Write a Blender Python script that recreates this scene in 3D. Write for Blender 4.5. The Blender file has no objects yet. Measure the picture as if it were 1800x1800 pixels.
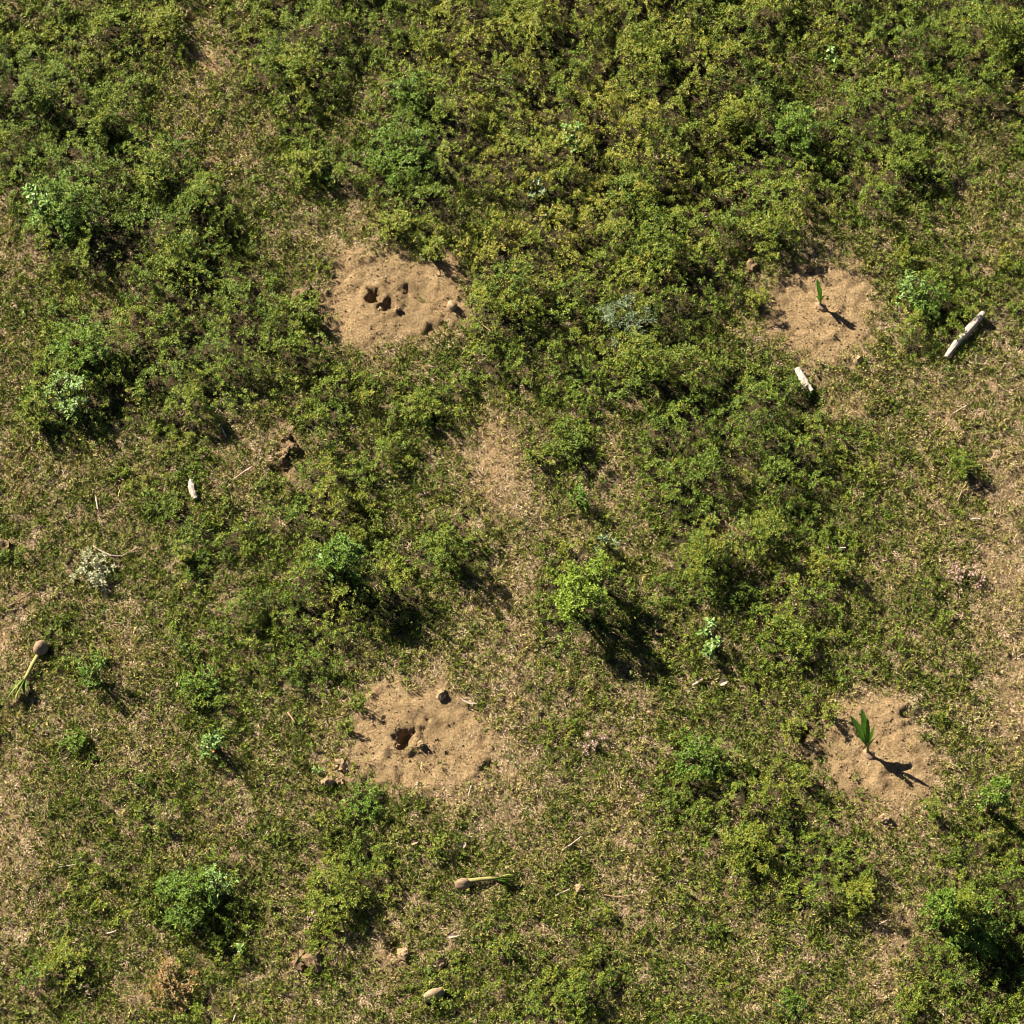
import bpy, math, random
import numpy as np
from mathutils import Vector, Quaternion, Matrix

random.seed(7)
rng = np.random.default_rng(11)
S = bpy.context.scene
COL = S.collection

# ------------------------------------------------------------------ camera, sky, sun, exposure
TILT = math.radians(25.0)
FOV = math.radians(17.0)
WIDTH = 15.0                                   # metres across the middle of the frame
DIST = WIDTH / 2 / math.tan(FOV / 2)
AX = Vector((0, math.sin(TILT), -math.cos(TILT)))
UP = Vector((0, math.cos(TILT), math.sin(TILT)))
CAM = -DIST * AX
cd = bpy.data.cameras.new('camera')
cam = bpy.data.objects.new('camera', cd)
COL.objects.link(cam)
cam.location = CAM
cam.rotation_euler = (TILT, 0, 0)
cd.sensor_fit = 'HORIZONTAL'
cd.angle = FOV
cd.clip_start = 0.5
cd.clip_end = 5000
S.camera = cam

SUN_EL = math.radians(35.0)
SH = Vector((0.78, -0.63)).normalized()        # direction the shadows fall on the ground
w = bpy.data.worlds.new('World')
S.world = w
w.use_nodes = True
wn = w.node_tree.nodes
wl = w.node_tree.links
sky = wn.new('ShaderNodeTexSky')
sky.sky_type = 'NISHITA'
sky.sun_disc = False
sky.air_density = 0.3                          # thin dry air: a deep clear sky
sky.dust_density = 0.2
sky.sun_elevation = SUN_EL
sky.sun_rotation = math.atan2(-SH.x, -SH.y)
wl.new(sky.outputs[0], wn['Background'].inputs[0])
wn['Background'].inputs[1].default_value = 0.05
sd = bpy.data.lights.new('sun', 'SUN')
sd.energy = 5.0
sd.angle = math.radians(0.5)
sd.color = (1.0, 0.92, 0.79)
sun = bpy.data.objects.new('sun', sd)
COL.objects.link(sun)
sun.location = (-20, 16, 25)
tr = Vector((SH.x * math.cos(SUN_EL), SH.y * math.cos(SUN_EL), -math.sin(SUN_EL)))
sun.rotation_euler = tr.to_track_quat('-Z', 'Y').to_euler()
S.view_settings.view_transform = 'Standard'
S.view_settings.look = 'None'
S.view_settings.exposure = 1.58
S.view_settings.gamma = 1.0
S.cycles.pixel_filter_type = 'BLACKMAN_HARRIS'
S.cycles.filter_width = 1.0                     # a crisp lens
S.view_settings.use_curve_mapping = False

# ------------------------------------------------------------------ survey: photograph position <-> ground point
FPX = 900 / math.tan(FOV / 2)


def at(px, py, z=0.0):
    d = AX + Vector((1, 0, 0)) * ((px - 900) / FPX) - UP * ((py - 900) / FPX)
    t = (CAM.z - z) / -d.z
    return CAM + d * t


def to_px(x, y, z=0.0):
    vx, vy, vz = x - CAM.x, y - CAM.y, z - CAM.z
    dep = vx * AX.x + vy * AX.y + vz * AX.z
    return 900 + FPX * vx / dep, 900 - FPX * (vx * UP.x + vy * UP.y + vz * UP.z) / dep


PPM = 1800 / WIDTH                             # survey units per metre

# ------------------------------------------------------------------ numpy helpers
TAB = {}


def vnoise(x, y, scale, seed):
    if seed not in TAB:
        TAB[seed] = np.random.default_rng(1000 + seed).random((256, 256))
    T = TAB[seed]
    x = np.asarray(x) / scale + 57.3
    y = np.asarray(y) / scale + 91.7
    xi = np.floor(x).astype(int)
    yi = np.floor(y).astype(int)
    fx = x - xi
    fy = y - yi
    fx = fx * fx * (3 - 2 * fx)
    fy = fy * fy * (3 - 2 * fy)
    a = T[xi % 256, yi % 256]
    b = T[(xi + 1) % 256, yi % 256]
    c = T[xi % 256, (yi + 1) % 256]
    d = T[(xi + 1) % 256, (yi + 1) % 256]
    return (a * (1 - fx) + b * fx) * (1 - fy) + (c * (1 - fx) + d * fx) * fy


def fbm(x, y, scale, seed, n=3):
    s = 0
    t = 0
    for i in range(n):
        k = 0.5 ** i
        s = s + k * vnoise(x, y, scale * k, seed + i)
        t += k
    return s / t


def sstep(a, b, v):
    t = np.clip((v - a) / (b - a), 0, 1)          # a > b gives a falling step
    return t * t * (3 - 2 * t)


# how much leafy cover grows where: surveyed on a 50-unit grid (0 bare, 4 short turf, 9 deep foliage)
GMAP = """
666667444687666679998777777767778998
666678624577655568877778877766777887 6
678755424687568656777888777656777888
799675444576458646676788788646887777
676784344465478856887788779877765444
666568733476489856977888678987776444
478767975455489856867888777888877344
379965885444347756667798788864565444
268887775432456767788988757833455444
357767886554000258876788746201365555
455347777641000058787776844100247554
467667788762000168777787643100246644
457775788776324566677898654521344334
367786777667544555566788776533343324
576775654456656752455456777753343323
444333452246566431466367788875543532
333333442456666520354247788876544632
233333344567765422344246646665543322
434345555567755643333445674675444533 22
444444655568865753344446775445435311
234444555567875433368645664444334321
134334556666776433368643445654445322
144433556666444333345543544655444322
445533566665333233333443444554444321
443543675554200023334444565543014421
445433465553100013344345654440004531
444433455442100012443344565442000354 2
344444444444451122344344656444100255 3
344444444445665422333344446655422355 5
244444444555544544433344457765334565
244445675446654444444433445577663346 77
244446776445764444444444445665643578 7
344445786447644444434444444445533589 8
544433466435434444444443333423446884
455434455434433444456544444344345567
445434554333344434565444444444345556
""".strip().split('\n')
G0 = np.zeros((36, 36))
for r_, line in enumerate(GMAP):
    digs = [int(c) for c in line if c.isdigit()]
    for c_ in range(36):
        G0[r_, c_] = digs[min(c_, len(digs) - 1)]


def grid_sample(A, u, v):
    u = np.clip(u, 0, A.shape[1] - 1.001)
    v = np.clip(v, 0, A.shape[0] - 1.001)
    i = u.astype(int)
    j = v.astype(int)
    fu = u - i
    fv = v - j
    return (A[j, i] * (1 - fu) + A[j, i + 1] * fu) * (1 - fv) + (A[j + 1, i] * (1 - fu) + A[j + 1, i + 1] * fu) * fv


PATCH = [
    [(600, 430), (640, 440), (690, 452), (760, 455), (800, 462), (815, 500), (822, 545), (802, 572), (752, 588), (738, 604), (700, 600), (660, 615), (612, 602), (575, 585), (568, 540), (574, 500), (588, 465)],
    [(1395, 470), (1440, 457), (1502, 463), (1530, 500), (1528, 560), (1516, 592), (1495, 626), (1440, 636), (1390, 608), (1352, 580), (1346, 540), (1362, 500)],
    [(640, 1204), (700, 1198), (770, 1203), (822, 1238), (860, 1268), (866, 1310), (850, 1342), (828, 1380), (760, 1390), (700, 1396), (660, 1372), (625, 1342), (620, 1290), (624, 1240)],
    [(1500, 1236), (1560, 1224), (1590, 1238), (1612, 1300), (1646, 1330), (1642, 1362), (1620, 1402), (1580, 1416), (1500, 1408), (1468, 1380), (1436, 1342), (1432, 1290), (1462, 1258)],
]
# soft sandy, straw-bare or darkened rim spots: x, y, radius x, radius y, strength
SANDY = [(862, 800, 50, 66, 1.15), (360, 97, 34, 34, 1.3), (0, 1120, 24, 40, 1.0), (550, 545, 24, 62, .9), (1410, 1322, 22, 62, .9), (1338, 525, 22, 48, .7), (1645, 1415, 16, 40, .7), (1085, 850, 30, 60, .45),
         (1285, 920, 35, 35, .6), (875, 870, 50, 60, .5), (1475, 715, 28, 24, .6), (1770, 1010, 60, 110, .55),
         (1775, 1240, 45, 90, .6), (1480, 650, 70, 40, .55), (590, 1358, 40, 32, .95), (880, 1330, 40, 60, .6),
         (840, 1420, 70, 30, .5), (1560, 1440, 60, 30, .7), (430, 790, 50, 45, .5), (700, 640, 60, 22, .55),
         (542, 1692, 44, 24, .95), (715, 1674, 62, 26, .9), (1320, 470, 30, 40, .5), (1400, 1310, 30, 70, .45),
         (190, 560, 60, 40, .45), (370, 270, 50, 30, .45), (40, 1060, 40, 20, .5), (505, 800, 40, 52, .95),
         (1440, 390, 40, 20, .4), (240, 1750, 40, 30, .4), (1580, 1640, 40, 90, .45), (1090, 780, 34, 50, .4),
         (620, 395, 60, 30, .4), (1660, 700, 60, 60, .4), (20, 1440, 40, 120, .4), (880, 1100, 60, 120, .3)]


def poly_sd(px, py, poly):
    d2 = np.full(px.shape, 1e12)
    ins = np.zeros(px.shape, bool)
    n = len(poly)
    for i in range(n):
        ax, ay = poly[i]
        bx, by = poly[(i + 1) % n]
        ex, ey = bx - ax, by - ay
        t = np.clip(((px - ax) * ex + (py - ay) * ey) / (ex * ex + ey * ey), 0, 1)
        d2 = np.minimum(d2, (px - ax - t * ex) ** 2 + (py - ay - t * ey) ** 2)
        c = ((ay > py) != (by > py)) & (px < (bx - ax) * (py - ay) / (by - ay + 1e-9) + ax)
        ins ^= c
    d = np.sqrt(d2)
    return np.where(ins, d, -d)


def survey(x, y):
    """leafy cover G, dug soil D (0..1), soft sandy ground B, and depth inside a dug patch (metres)"""
    x = np.asarray(x, float)
    y = np.asarray(y, float)
    px, py = to_px(x, y)
    jx = px + (fbm(x, y, .55, 3) - .5) * 60
    jy = py + (fbm(x, y, .55, 7) - .5) * 60
    G = grid_sample(G0, jx / 50 - .5, jy / 50 - .5)
    for bx, y0, y1, k in ((30, 1150, 1720, 1.3), (225, 1050, 1350, .8), (425, 1300, 1800, .8), (665, 1600, 1800, 1.0), (900, 760, 1500, 1.3),
                          (1110, 1180, 1720, 1.3), (1330, 1550, 1800, .8), (1560, 1480, 1800, 1.3), (1770, 560, 1400, 1.6), (1650, 640, 1000, .7), (320, 1450, 1800, .6)):
        G = G - 1.5 * k * np.exp(-((jx - bx) / 42) ** 2) * sstep(y0 - 60, y0 + 60, py) * (1 - sstep(y1 - 60, y1 + 60, py))
    sdm = np.full(px.shape, -1e6)
    qx = px + (fbm(x, y, .22, 21) - .5) * 32 + (vnoise(x, y, .05, 23) - .5) * 12
    qy = py + (fbm(x, y, .22, 25) - .5) * 32 + (vnoise(x, y, .05, 27) - .5) * 12
    for p in PATCH:
        sdm = np.maximum(sdm, poly_sd(qx, qy, p))
    D = sstep(-6, 16, sdm + (vnoise(x, y, .09, 29) - .5) * 26)
    B = np.zeros(px.shape)
    for (sx, sy, rx, ry, k) in SANDY:
        B = np.maximum(B, k * np.exp(-(((qx - sx) / rx) ** 2 + ((qy - sy) / ry) ** 2)))
    ring = np.exp(-(np.minimum(sdm, 0) / 16.0) ** 2) * .55
    B = np.clip(np.maximum(B, ring), 0, 1)
    return G, D, B, sdm / PPM


PITS = [(657, 521, .11, .16), (682, 541, .10, .08), (712, 514, .07, .06),
        (709, 1299, .13, .19), (738, 1282, .06, .05), (752, 1268, .05, .05), 
        (490, 830, .14, .12), (515, 778, .10, .10), (1408, 1290, .11, .2), (690, 1668, .10, .10),
        (1412, 1352, .13, .16), (548, 525, .15, .18), (552, 566, .12, .15), (330, 35, .14, .10)]
LUMPS = [(780, 1222, .09, .06), (690, 548, .12, .05), (735, 1315, .13, .02), (1420, 472, .07, .03), (1500, 480, .1, .05),
         (1560, 1440, .12, .07), (1440, 650, .12, .05), (590, 1370, .1, .05), (800, 1430, .15, .04), (640, 450, .2, .05), (1590, 1245, .15, .05)]
PITW = [(at(a, b), r, d) for a, b, r, d in PITS]
LUMW = [(at(a, b), r, d) for a, b, r, d in LUMPS]


def height(x, y):
    x = np.asarray(x, float)
    y = np.asarray(y, float)
    G, D, B, sd_ = survey(x, y)
    z = (fbm(x, y, 2.2, 31) - .5) * .10 + (fbm(x, y, .35, 35) - .5) * .07 + (fbm(x, y, .10, 41, 2) - .5) * .035 * (1 - .5 * D)
    rough = np.maximum(D, B * .7)
    ridge = np.abs(fbm(x, y, .30, 51) - .5) * 2
    z = z + D * (.03 - ridge * .07) + D * (fbm(x, y, .85, 57, 2) - .5) * .12
    z = z + rough * ((vnoise(x, y, .11, 55) - .5) * .026 + (vnoise(x, y, .055, 56) - .5) * .018)
    wx = x + (fbm(x, y, .12, 131) - .5) * .20
    wy = y + (fbm(x, y, .12, 135) - .5) * .20
    for p, r, d in PITW:
        q = ((wx - p.x) ** 2 + (wy - p.y) ** 2) / r ** 2
        z = z - d * np.exp(-q * q) + .2 * d * np.exp(-(np.sqrt(q) - 1.5) ** 2 * 5)
    for p, r, d in LUMW:
        z = z + d * np.exp(-((wx - p.x) ** 2 + (wy - p.y) ** 2) / r ** 2)
    return z


def hz(x, y):
    return float(height(np.array([x]), np.array([y]))[0])


# ------------------------------------------------------------------ materials
def new_mat(name):
    m = bpy.data.materials.new(name)
    m.use_nodes = True
    nt = m.node_tree
    nt.nodes.clear()
    out = nt.nodes.new('ShaderNodeOutputMaterial')
    b = nt.nodes.new('ShaderNodeBsdfPrincipled')
    nt.links.new(b.outputs[0], out.inputs[0])
    return m, nt, b, out


def ramp(nt, fac, stops):
    r = nt.nodes.new('ShaderNodeValToRGB')
    e = r.color_ramp.elements
    while len(e) > 1:
        e.remove(e[-1])
    e[0].position = stops[0][0]
    e[0].color = (*stops[0][1], 1)
    for p, c in stops[1:]:
        k = e.new(p)
        k.color = (*c, 1)
    nt.links.new(fac, r.inputs[0])
    return r.outputs[0]


def noise(nt, scale, detail=4, vec=None, rough=.6):
    n = nt.nodes.new('ShaderNodeTexNoise')
    n.inputs['Scale'].default_value = scale
    n.inputs['Detail'].default_value = detail
    n.inputs['Roughness'].default_value = rough
    if vec:
        nt.links.new(vec, n.inputs['Vector'])
    return n.outputs[0]


def math_node(nt, op, a, b=None):
    n = nt.nodes.new('ShaderNodeMath')
    n.operation = op
    for i, v in enumerate((a, b)):
        if v is None:
            continue
        if isinstance(v, (int, float)):
            n.inputs[i].default_value = v
        else:
            nt.links.new(v, n.inputs[i])
    return n.outputs[0]


def attr(nt, name, kind='GEOMETRY'):
    n = nt.nodes.new('ShaderNodeAttribute')
    n.attribute_name = name
    n.attribute_type = kind
    return n.outputs['Fac']


def mixc(nt, f, a, b):
    n = nt.nodes.new('ShaderNodeMix')
    n.data_type = 'RGBA'
    nt.links.new(f, n.inputs[0])
    for s, v in ((6, a), (7, b)):
        if isinstance(v, tuple):
            n.inputs[s].default_value = (*v, 1)
        else:
            nt.links.new(v, n.inputs[s])
    return n.outputs[2]


def leaf_mat(name, stops, inst=False, spread=.65, transl=.25, rough=.5, spec=.35):
    """leaf colour picked per leaf, shifted by the plant's own tint where it has one"""
    m, nt, b, out = new_mat(name)
    f = attr(nt, 'rnd')
    f = math_node(nt, 'MULTIPLY', f, spread)
    if inst:
        f = math_node(nt, 'ADD', f, attr(nt, 'tint', 'INSTANCER'))
    else:
        oi = nt.nodes.new('ShaderNodeObjectInfo')
        f = math_node(nt, 'ADD', f, math_node(nt, 'MULTIPLY', oi.outputs['Random'], 1 - spread))
    c = ramp(nt, f, stops)
    nt.links.new(c, b.inputs['Base Color'])
    b.inputs['Roughness'].default_value = rough
    b.inputs['Specular IOR Level'].default_value = spec
    if transl:
        t = nt.nodes.new('ShaderNodeBsdfTranslucent')
        nt.links.new(c, t.inputs[0])
        mx = nt.nodes.new('ShaderNodeMixShader')
        mx.inputs[0].default_value = transl
        nt.links.new(b.outputs[0], mx.inputs[1])
        nt.links.new(t.outputs[0], mx.inputs[2])
        nt.links.new(mx.outputs[0], out.inputs[0])
    return m


M = {}
GREEN = [(0, (.022, .054, .004)), (.25, (.070, .130, .007)), (.5, (.145, .19, .011)), (.75, (.24, .225, .022)), (1, (.35, .255, .045))]
M['cover'] = leaf_mat('cover leaves', GREEN, True, transl=.06, rough=.5, spec=.25)
M['turf'] = leaf_mat('turf blades', [(0, (.035, .078, .006)), (.3, (.10, .145, .012)), (.55, (.21, .215, .034)), (.8, (.37, .30, .095)), (1, (.54, .41, .20))], True, transl=.05, spec=.2)
M['straw'] = leaf_mat('dry straw', [(0, (.14, .09, .045)), (.4, (.42, .295, .16)), (.75, (.56, .41, .25)), (1, (.64, .48, .32))], True, transl=.05)
M['bush'] = leaf_mat('bush leaves', GREEN[:4], spread=.7, transl=.06, rough=.5, spec=.25)
M['bright'] = leaf_mat('bright yellow green leaves', [(0, (.07, .135, .009)), (.5, (.16, .235, .014)), (1, (.27, .32, .035))], spread=.8, transl=.08, rough=.5, spec=.25)
M['lush'] = leaf_mat('fresh green leaves', [(0, (.04, .095, .006)), (.5, (.10, .175, .011)), (1, (.19, .255, .025))], spread=.8, transl=.08, rough=.5, spec=.25)
M['pale'] = leaf_mat('pale green leaves', [(0, (.08, .15, .02)), (.5, (.16, .26, .045)), (1, (.30, .38, .12))], spread=.8, rough=.4, transl=.08, spec=.35)
M['grey'] = leaf_mat('grey green leaves', [(0, (.08, .12, .05)), (.5, (.15, .205, .09)), (1, (.25, .31, .16))], spread=.8, transl=.12)
M['cream'] = leaf_mat('cream leaves', [(0, (.17, .18, .07)), (.5, (.32, .32, .16)), (1, (.48, .46, .28))], spread=.8)
M['rust'] = leaf_mat('rusty dry leaves', [(0, (.16, .09, .02)), (.5, (.28, .17, .05)), (1, (.38, .25, .09))], spread=.8, transl=.1)
M['pink'] = leaf_mat('dead pinkish leaves', [(0, (.14, .085, .055)), (.5, (.33, .205, .15)), (1, (.50, .34, .26))], spread=.8, transl=.05)


def solid_mat(name, c1, c2, scale, rough=.8, stretch=None, bump=.3, bs=None):
    m, nt, b, out = new_mat(name)
    tc = nt.nodes.new('ShaderNodeTexCoord')
    vec = tc.outputs['Object']
    if stretch:
        mp = nt.nodes.new('ShaderNodeMapping')
        mp.inputs['Scale'].default_value = stretch
        nt.links.new(vec, mp.inputs[0])
        vec = mp.outputs[0]
    n = noise(nt, scale, 5, vec)
    nt.links.new(ramp(nt, n, [(.3, c1), (.7, c2)]), b.inputs['Base Color'])
    b.inputs['Roughness'].default_value = rough
    b.inputs['Specular IOR Level'].default_value = .2
    if bump:
        bp = nt.nodes.new('ShaderNodeBump')
        bp.inputs['Strength'].default_value = bump
        bp.inputs['Distance'].default_value = .01
        nt.links.new(noise(nt, bs or scale * 2, 4, vec), bp.inputs['Height'])
        nt.links.new(bp.outputs[0], b.inputs['Normal'])
    return m


M['stem'] = solid_mat('green brown stem', (.07, .06, .025), (.14, .12, .05), 30, bump=0)
M['bleached'] = solid_mat('bleached wood', (.34, .27, .205), (.52, .43, .345), 5, stretch=(6, 6, .6), bump=.5)
M['graywood'] = solid_mat('dry twig wood', (.34, .24, .17), (.58, .44, .34), 12)
M['brownwood'] = solid_mat('brown twig wood', (.20, .12, .07), (.38, .25, .15), 14)
M['husk'] = solid_mat('dry husk', (.17, .11, .055), (.46, .34, .20), 14, stretch=(5, 1, 5), rough=.7)
M['husk_dark'] = solid_mat('old husk', (.13, .085, .05), (.36, .245, .145), 14, stretch=(5, 1, 5))
M['clod'] = solid_mat('soil clod', (.20, .135, .07), (.38, .265, .145), 14, rough=.95, bump=.6)
M['clod_dark'] = solid_mat('damp soil clod', (.10, .066, .034), (.24, .16, .08), 14, rough=.95, bump=.6)  # moist soil, also the shaded copy of the clod colour
M['palm'] = solid_mat('palm leaf green', (.05, .15, .012), (.10, .22, .022), 8, rough=.45, bump=0)
nt_ = M['palm'].node_tree
pb = next(n for n in nt_.nodes if n.type == 'BSDF_PRINCIPLED')
tl_ = nt_.nodes.new('ShaderNodeBsdfTranslucent')
mx_n = nt_.nodes.new('ShaderNodeMixShader')
mx_n.inputs[0].default_value = .32
nt_.links.new(pb.inputs['Base Color'].links[0].from_socket, tl_.inputs[0])
nt_.links.new(pb.outputs[0], mx_n.inputs[1])
nt_.links.new(tl_.outputs[0], mx_n.inputs[2])
nt_.links.new(mx_n.outputs[0], next(n for n in nt_.nodes if n.type == 'OUTPUT_MATERIAL').inputs[0])
M['palm_old'] = solid_mat('yellow green palm leaf', (.13, .18, .03), (.24, .26, .05), 8, rough=.5, bump=0)
M['sheath'] = solid_mat('palm sheath', (.22, .20, .06), (.36, .30, .11), 10, bump=.2)
M['rind'] = solid_mat('orange peel leaf', (.42, .14, .03), (.55, .22, .05), 10)
M['tape'] = solid_mat('pale dry leaf', (.28, .21, .14), (.48, .38, .28), 14, bump=.2)

# ground: sandy soil showing through dry thatch
m, nt, b, out = new_mat('field soil')
geo = nt.nodes.new('ShaderNodeNewGeometry')
P = geo.outputs['Position']
soil = ramp(nt, noise(nt, 4.0, 9, P, .75), [(.32, (.17, .11, .054)), (.45, (.31, .208, .10)), (.56, (.43, .298, .15)), (.70, (.56, .405, .225))])
spk = ramp(nt, noise(nt, 32, 5, P, .8), [(.37, (.07, .045, .022)), (.46, (.23, .152, .074)), (.55, (.39, .268, .135)), (.66, (.58, .425, .235))])
dark_soil = ramp(nt, noise(nt, 14, 6, P, .75), [(.36, (.10, .066, .034)), (.5, (.20, .135, .066)), (.66, (.36, .25, .13))])
mx1 = mixc(nt, ramp(nt, noise(nt, 3.5, 3, P), [(.35, (.4,) * 3), (.65, (.8,) * 3)]), soil, spk)
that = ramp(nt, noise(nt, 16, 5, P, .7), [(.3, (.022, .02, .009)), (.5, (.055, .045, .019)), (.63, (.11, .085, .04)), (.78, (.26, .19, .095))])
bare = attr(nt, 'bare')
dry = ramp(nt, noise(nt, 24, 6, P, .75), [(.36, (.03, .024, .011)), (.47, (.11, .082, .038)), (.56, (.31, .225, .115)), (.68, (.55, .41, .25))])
that = mixc(nt, attr(nt, 'litter_shade'), dry, that)  # dead leaves under dense weeds, darkened to paint shade into the gaps
mx1 = mixc(nt, attr(nt, 'damp_shade'), mx1, dark_soil)
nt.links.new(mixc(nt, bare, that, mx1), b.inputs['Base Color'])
b.inputs['Roughness'].default_value = .95
b.inputs['Specular IOR Level'].default_value = .1
bp = nt.nodes.new('ShaderNodeBump')
bp.inputs['Strength'].default_value = 1.0
bp.inputs['Distance'].default_value = .07
nt.links.new(noise(nt, 15, 9, P, .8), bp.inputs['Height'])
nt.links.new(bp.outputs[0], b.inputs['Normal'])
M['ground'] = m


# ------------------------------------------------------------------ object helpers
def mesh_obj(name, verts, faces, mat, parent=None, link=True, smooth=False, rnd=None):
    me = bpy.data.meshes.new(name)
    V = np.asarray(verts, dtype=np.float32)
    if isinstance(faces, np.ndarray):
        n, k = faces.shape
        me.vertices.add(len(V))
        me.vertices.foreach_set('co', V.ravel())
        me.loops.add(n * k)
        me.loops.foreach_set('vertex_index', faces.astype(np.int32).ravel())
        me.polygons.add(n)
        me.polygons.foreach_set('loop_start', np.arange(0, n * k, k, dtype=np.int32))
        me.update(calc_edges=True)
    else:
        me.from_pydata(V.tolist(), [], faces)
    if rnd is not None:
        a = me.attributes.new('rnd', 'FLOAT', 'FACE')
        a.data.foreach_set('value', np.asarray(rnd, dtype=np.float32))
    if smooth:
        me.polygons.foreach_set('use_smooth', np.ones(len(me.polygons), bool))
    me.materials.append(mat)
    o = bpy.data.objects.new(name, me)
    if link:
        COL.objects.link(o)
    if parent:
        o.parent = parent
    return o


def tag(o, label, cat, group=None, kind=None):
    o['label'] = label
    o['category'] = cat
    if group:
        o['group'] = group
    if kind:
        o['kind'] = kind
    return o


def thing(name, label, cat, loc, rz=0, group=None):
    o = bpy.data.objects.new(name, None)
    o.empty_display_size = .1
    COL.objects.link(o)
    o.location = loc
    o.rotation_euler = (0, 0, rz)
    return tag(o, label, cat, group)


def leaf_arrays(c, d, n, L, W, fold=.25):
    """folded two-triangle leaves: base c, direction d, upper side n, length L, width W"""
    d = d / np.linalg.norm(d, axis=1, keepdims=True)
    s = np.cross(d, n)
    s = s / (np.linalg.norm(s, axis=1, keepdims=True) + 1e-9)
    n = np.cross(s, d)
    L = L[:, None]
    W = W[:, None]
    mid = c + d * L * .5 + n * W * fold
    V = np.stack([c, mid + s * W * .5, c + d * L, mid - s * W * .5], 1).reshape(-1, 3)
    k = np.arange(len(c)) * 4
    F = np.stack([np.stack([k, k + 1, k + 2], 1), np.stack([k, k + 2, k + 3], 1)], 1).reshape(-1, 3)
    return V, F


def tube_mesh(pts, rad, sides=6, jitter=0, seed=0, cap=True):
    pts = [Vector(p) for p in pts]
    R = random.Random(seed)
    V = []
    F = []
    n = len(pts)
    for i, p in enumerate(pts):
        t = (pts[min(i + 1, n - 1)] - pts[max(i - 1, 0)]).normalized()
        a = t.cross(Vector((0, 0, 1)))
        if a.length < .1:
            a = t.cross(Vector((1, 0, 0)))
        a.normalize()
        bb = t.cross(a)
        for k in range(sides):
            th = 2 * math.pi * k / sides
            rr = rad[i] * (1 + jitter * (R.random() - .5))
            V.append(p + a * math.cos(th) * rr + bb * math.sin(th) * rr)
    for i in range(n - 1):
        for k in range(sides):
            k2 = (k + 1) % sides
            F.append((i * sides + k, i * sides + k2, (i + 1) * sides + k2, (i + 1) * sides + k))
    if cap:
        F.append(tuple(range(sides))[::-1])
        F.append(tuple((n - 1) * sides + k for k in range(sides)))
    return [tuple(v) for v in V], F


def join(parts):
    V = []
    F = []
    for v, f in parts:
        o = len(V)
        V += list(v)
        F += [tuple(i + o for i in q) for q in f]
    return V, F


# ------------------------------------------------------------------ ground
def axis(lo, hi, step):
    c = np.arange(lo, hi + step / 2, step)
    far = np.array([.3, .8, 1.8, 4, 9, 20, 45, 100, 250, 600, 1500, 3000])
    return np.concatenate([lo - far[::-1], c, hi + far])


gx = axis(-9.4, 9.4, .036)
gy = axis(-9.8, 10.4, .036)
X, Y = np.meshgrid(gx, gy)
Z = height(X.ravel(), Y.ravel())
Gg, Dg, Bg, _ = survey(X.ravel(), Y.ravel())
nx, ny = len(gx), len(gy)
I = np.arange(nx * ny).reshape(ny, nx)
F = np.stack([I[:-1, :-1].ravel(), I[:-1, 1:].ravel(), I[1:, 1:].ravel(), I[1:, :-1].ravel()], 1)
ground = mesh_obj('ground', np.stack([X.ravel(), Y.ravel(), Z], 1), F, M['ground'], smooth=True)
a = ground.data.attributes.new('bare', 'FLOAT', 'POINT')
bare_v = np.clip(np.maximum(Dg, Bg * 1.1) + (fbm(X.ravel(), Y.ravel(), .25, 61) - .5) * .3 * (1 - Dg), 0, 1)
a.data.foreach_set('value', bare_v.astype(np.float32))
gpx, gpy = to_px(X.ravel(), Y.ravel())
damp_shade = np.zeros(len(gpx))  # moist dug soil; the rim ellipses also put rim shade into the colour
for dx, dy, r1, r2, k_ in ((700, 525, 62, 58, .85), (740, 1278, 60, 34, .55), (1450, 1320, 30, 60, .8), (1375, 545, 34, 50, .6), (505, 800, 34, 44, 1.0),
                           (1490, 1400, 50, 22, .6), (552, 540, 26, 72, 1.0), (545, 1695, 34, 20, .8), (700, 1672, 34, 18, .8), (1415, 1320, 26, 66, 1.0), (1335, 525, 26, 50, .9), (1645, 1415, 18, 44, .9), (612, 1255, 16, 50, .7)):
    damp_shade = np.maximum(damp_shade, k_ * np.exp(-((gpx - dx) / r1) ** 2 - ((gpy - dy) / r2) ** 2))
damp_shade = np.clip(damp_shade * (.5 + 1.0 * fbm(X.ravel(), Y.ravel(), .2, 141)), 0, 1)
a = ground.data.attributes.new('damp_shade', 'FLOAT', 'POINT')
a.data.foreach_set('value', damp_shade.astype(np.float32))
a = ground.data.attributes.new('litter_shade', 'FLOAT', 'POINT')
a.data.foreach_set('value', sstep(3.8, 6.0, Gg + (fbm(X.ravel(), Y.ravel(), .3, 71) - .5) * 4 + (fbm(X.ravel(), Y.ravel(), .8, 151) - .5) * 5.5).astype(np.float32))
tag(ground, 'sandy field soil with dry thatch and four dug planting circles', 'ground', kind='structure')

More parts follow.
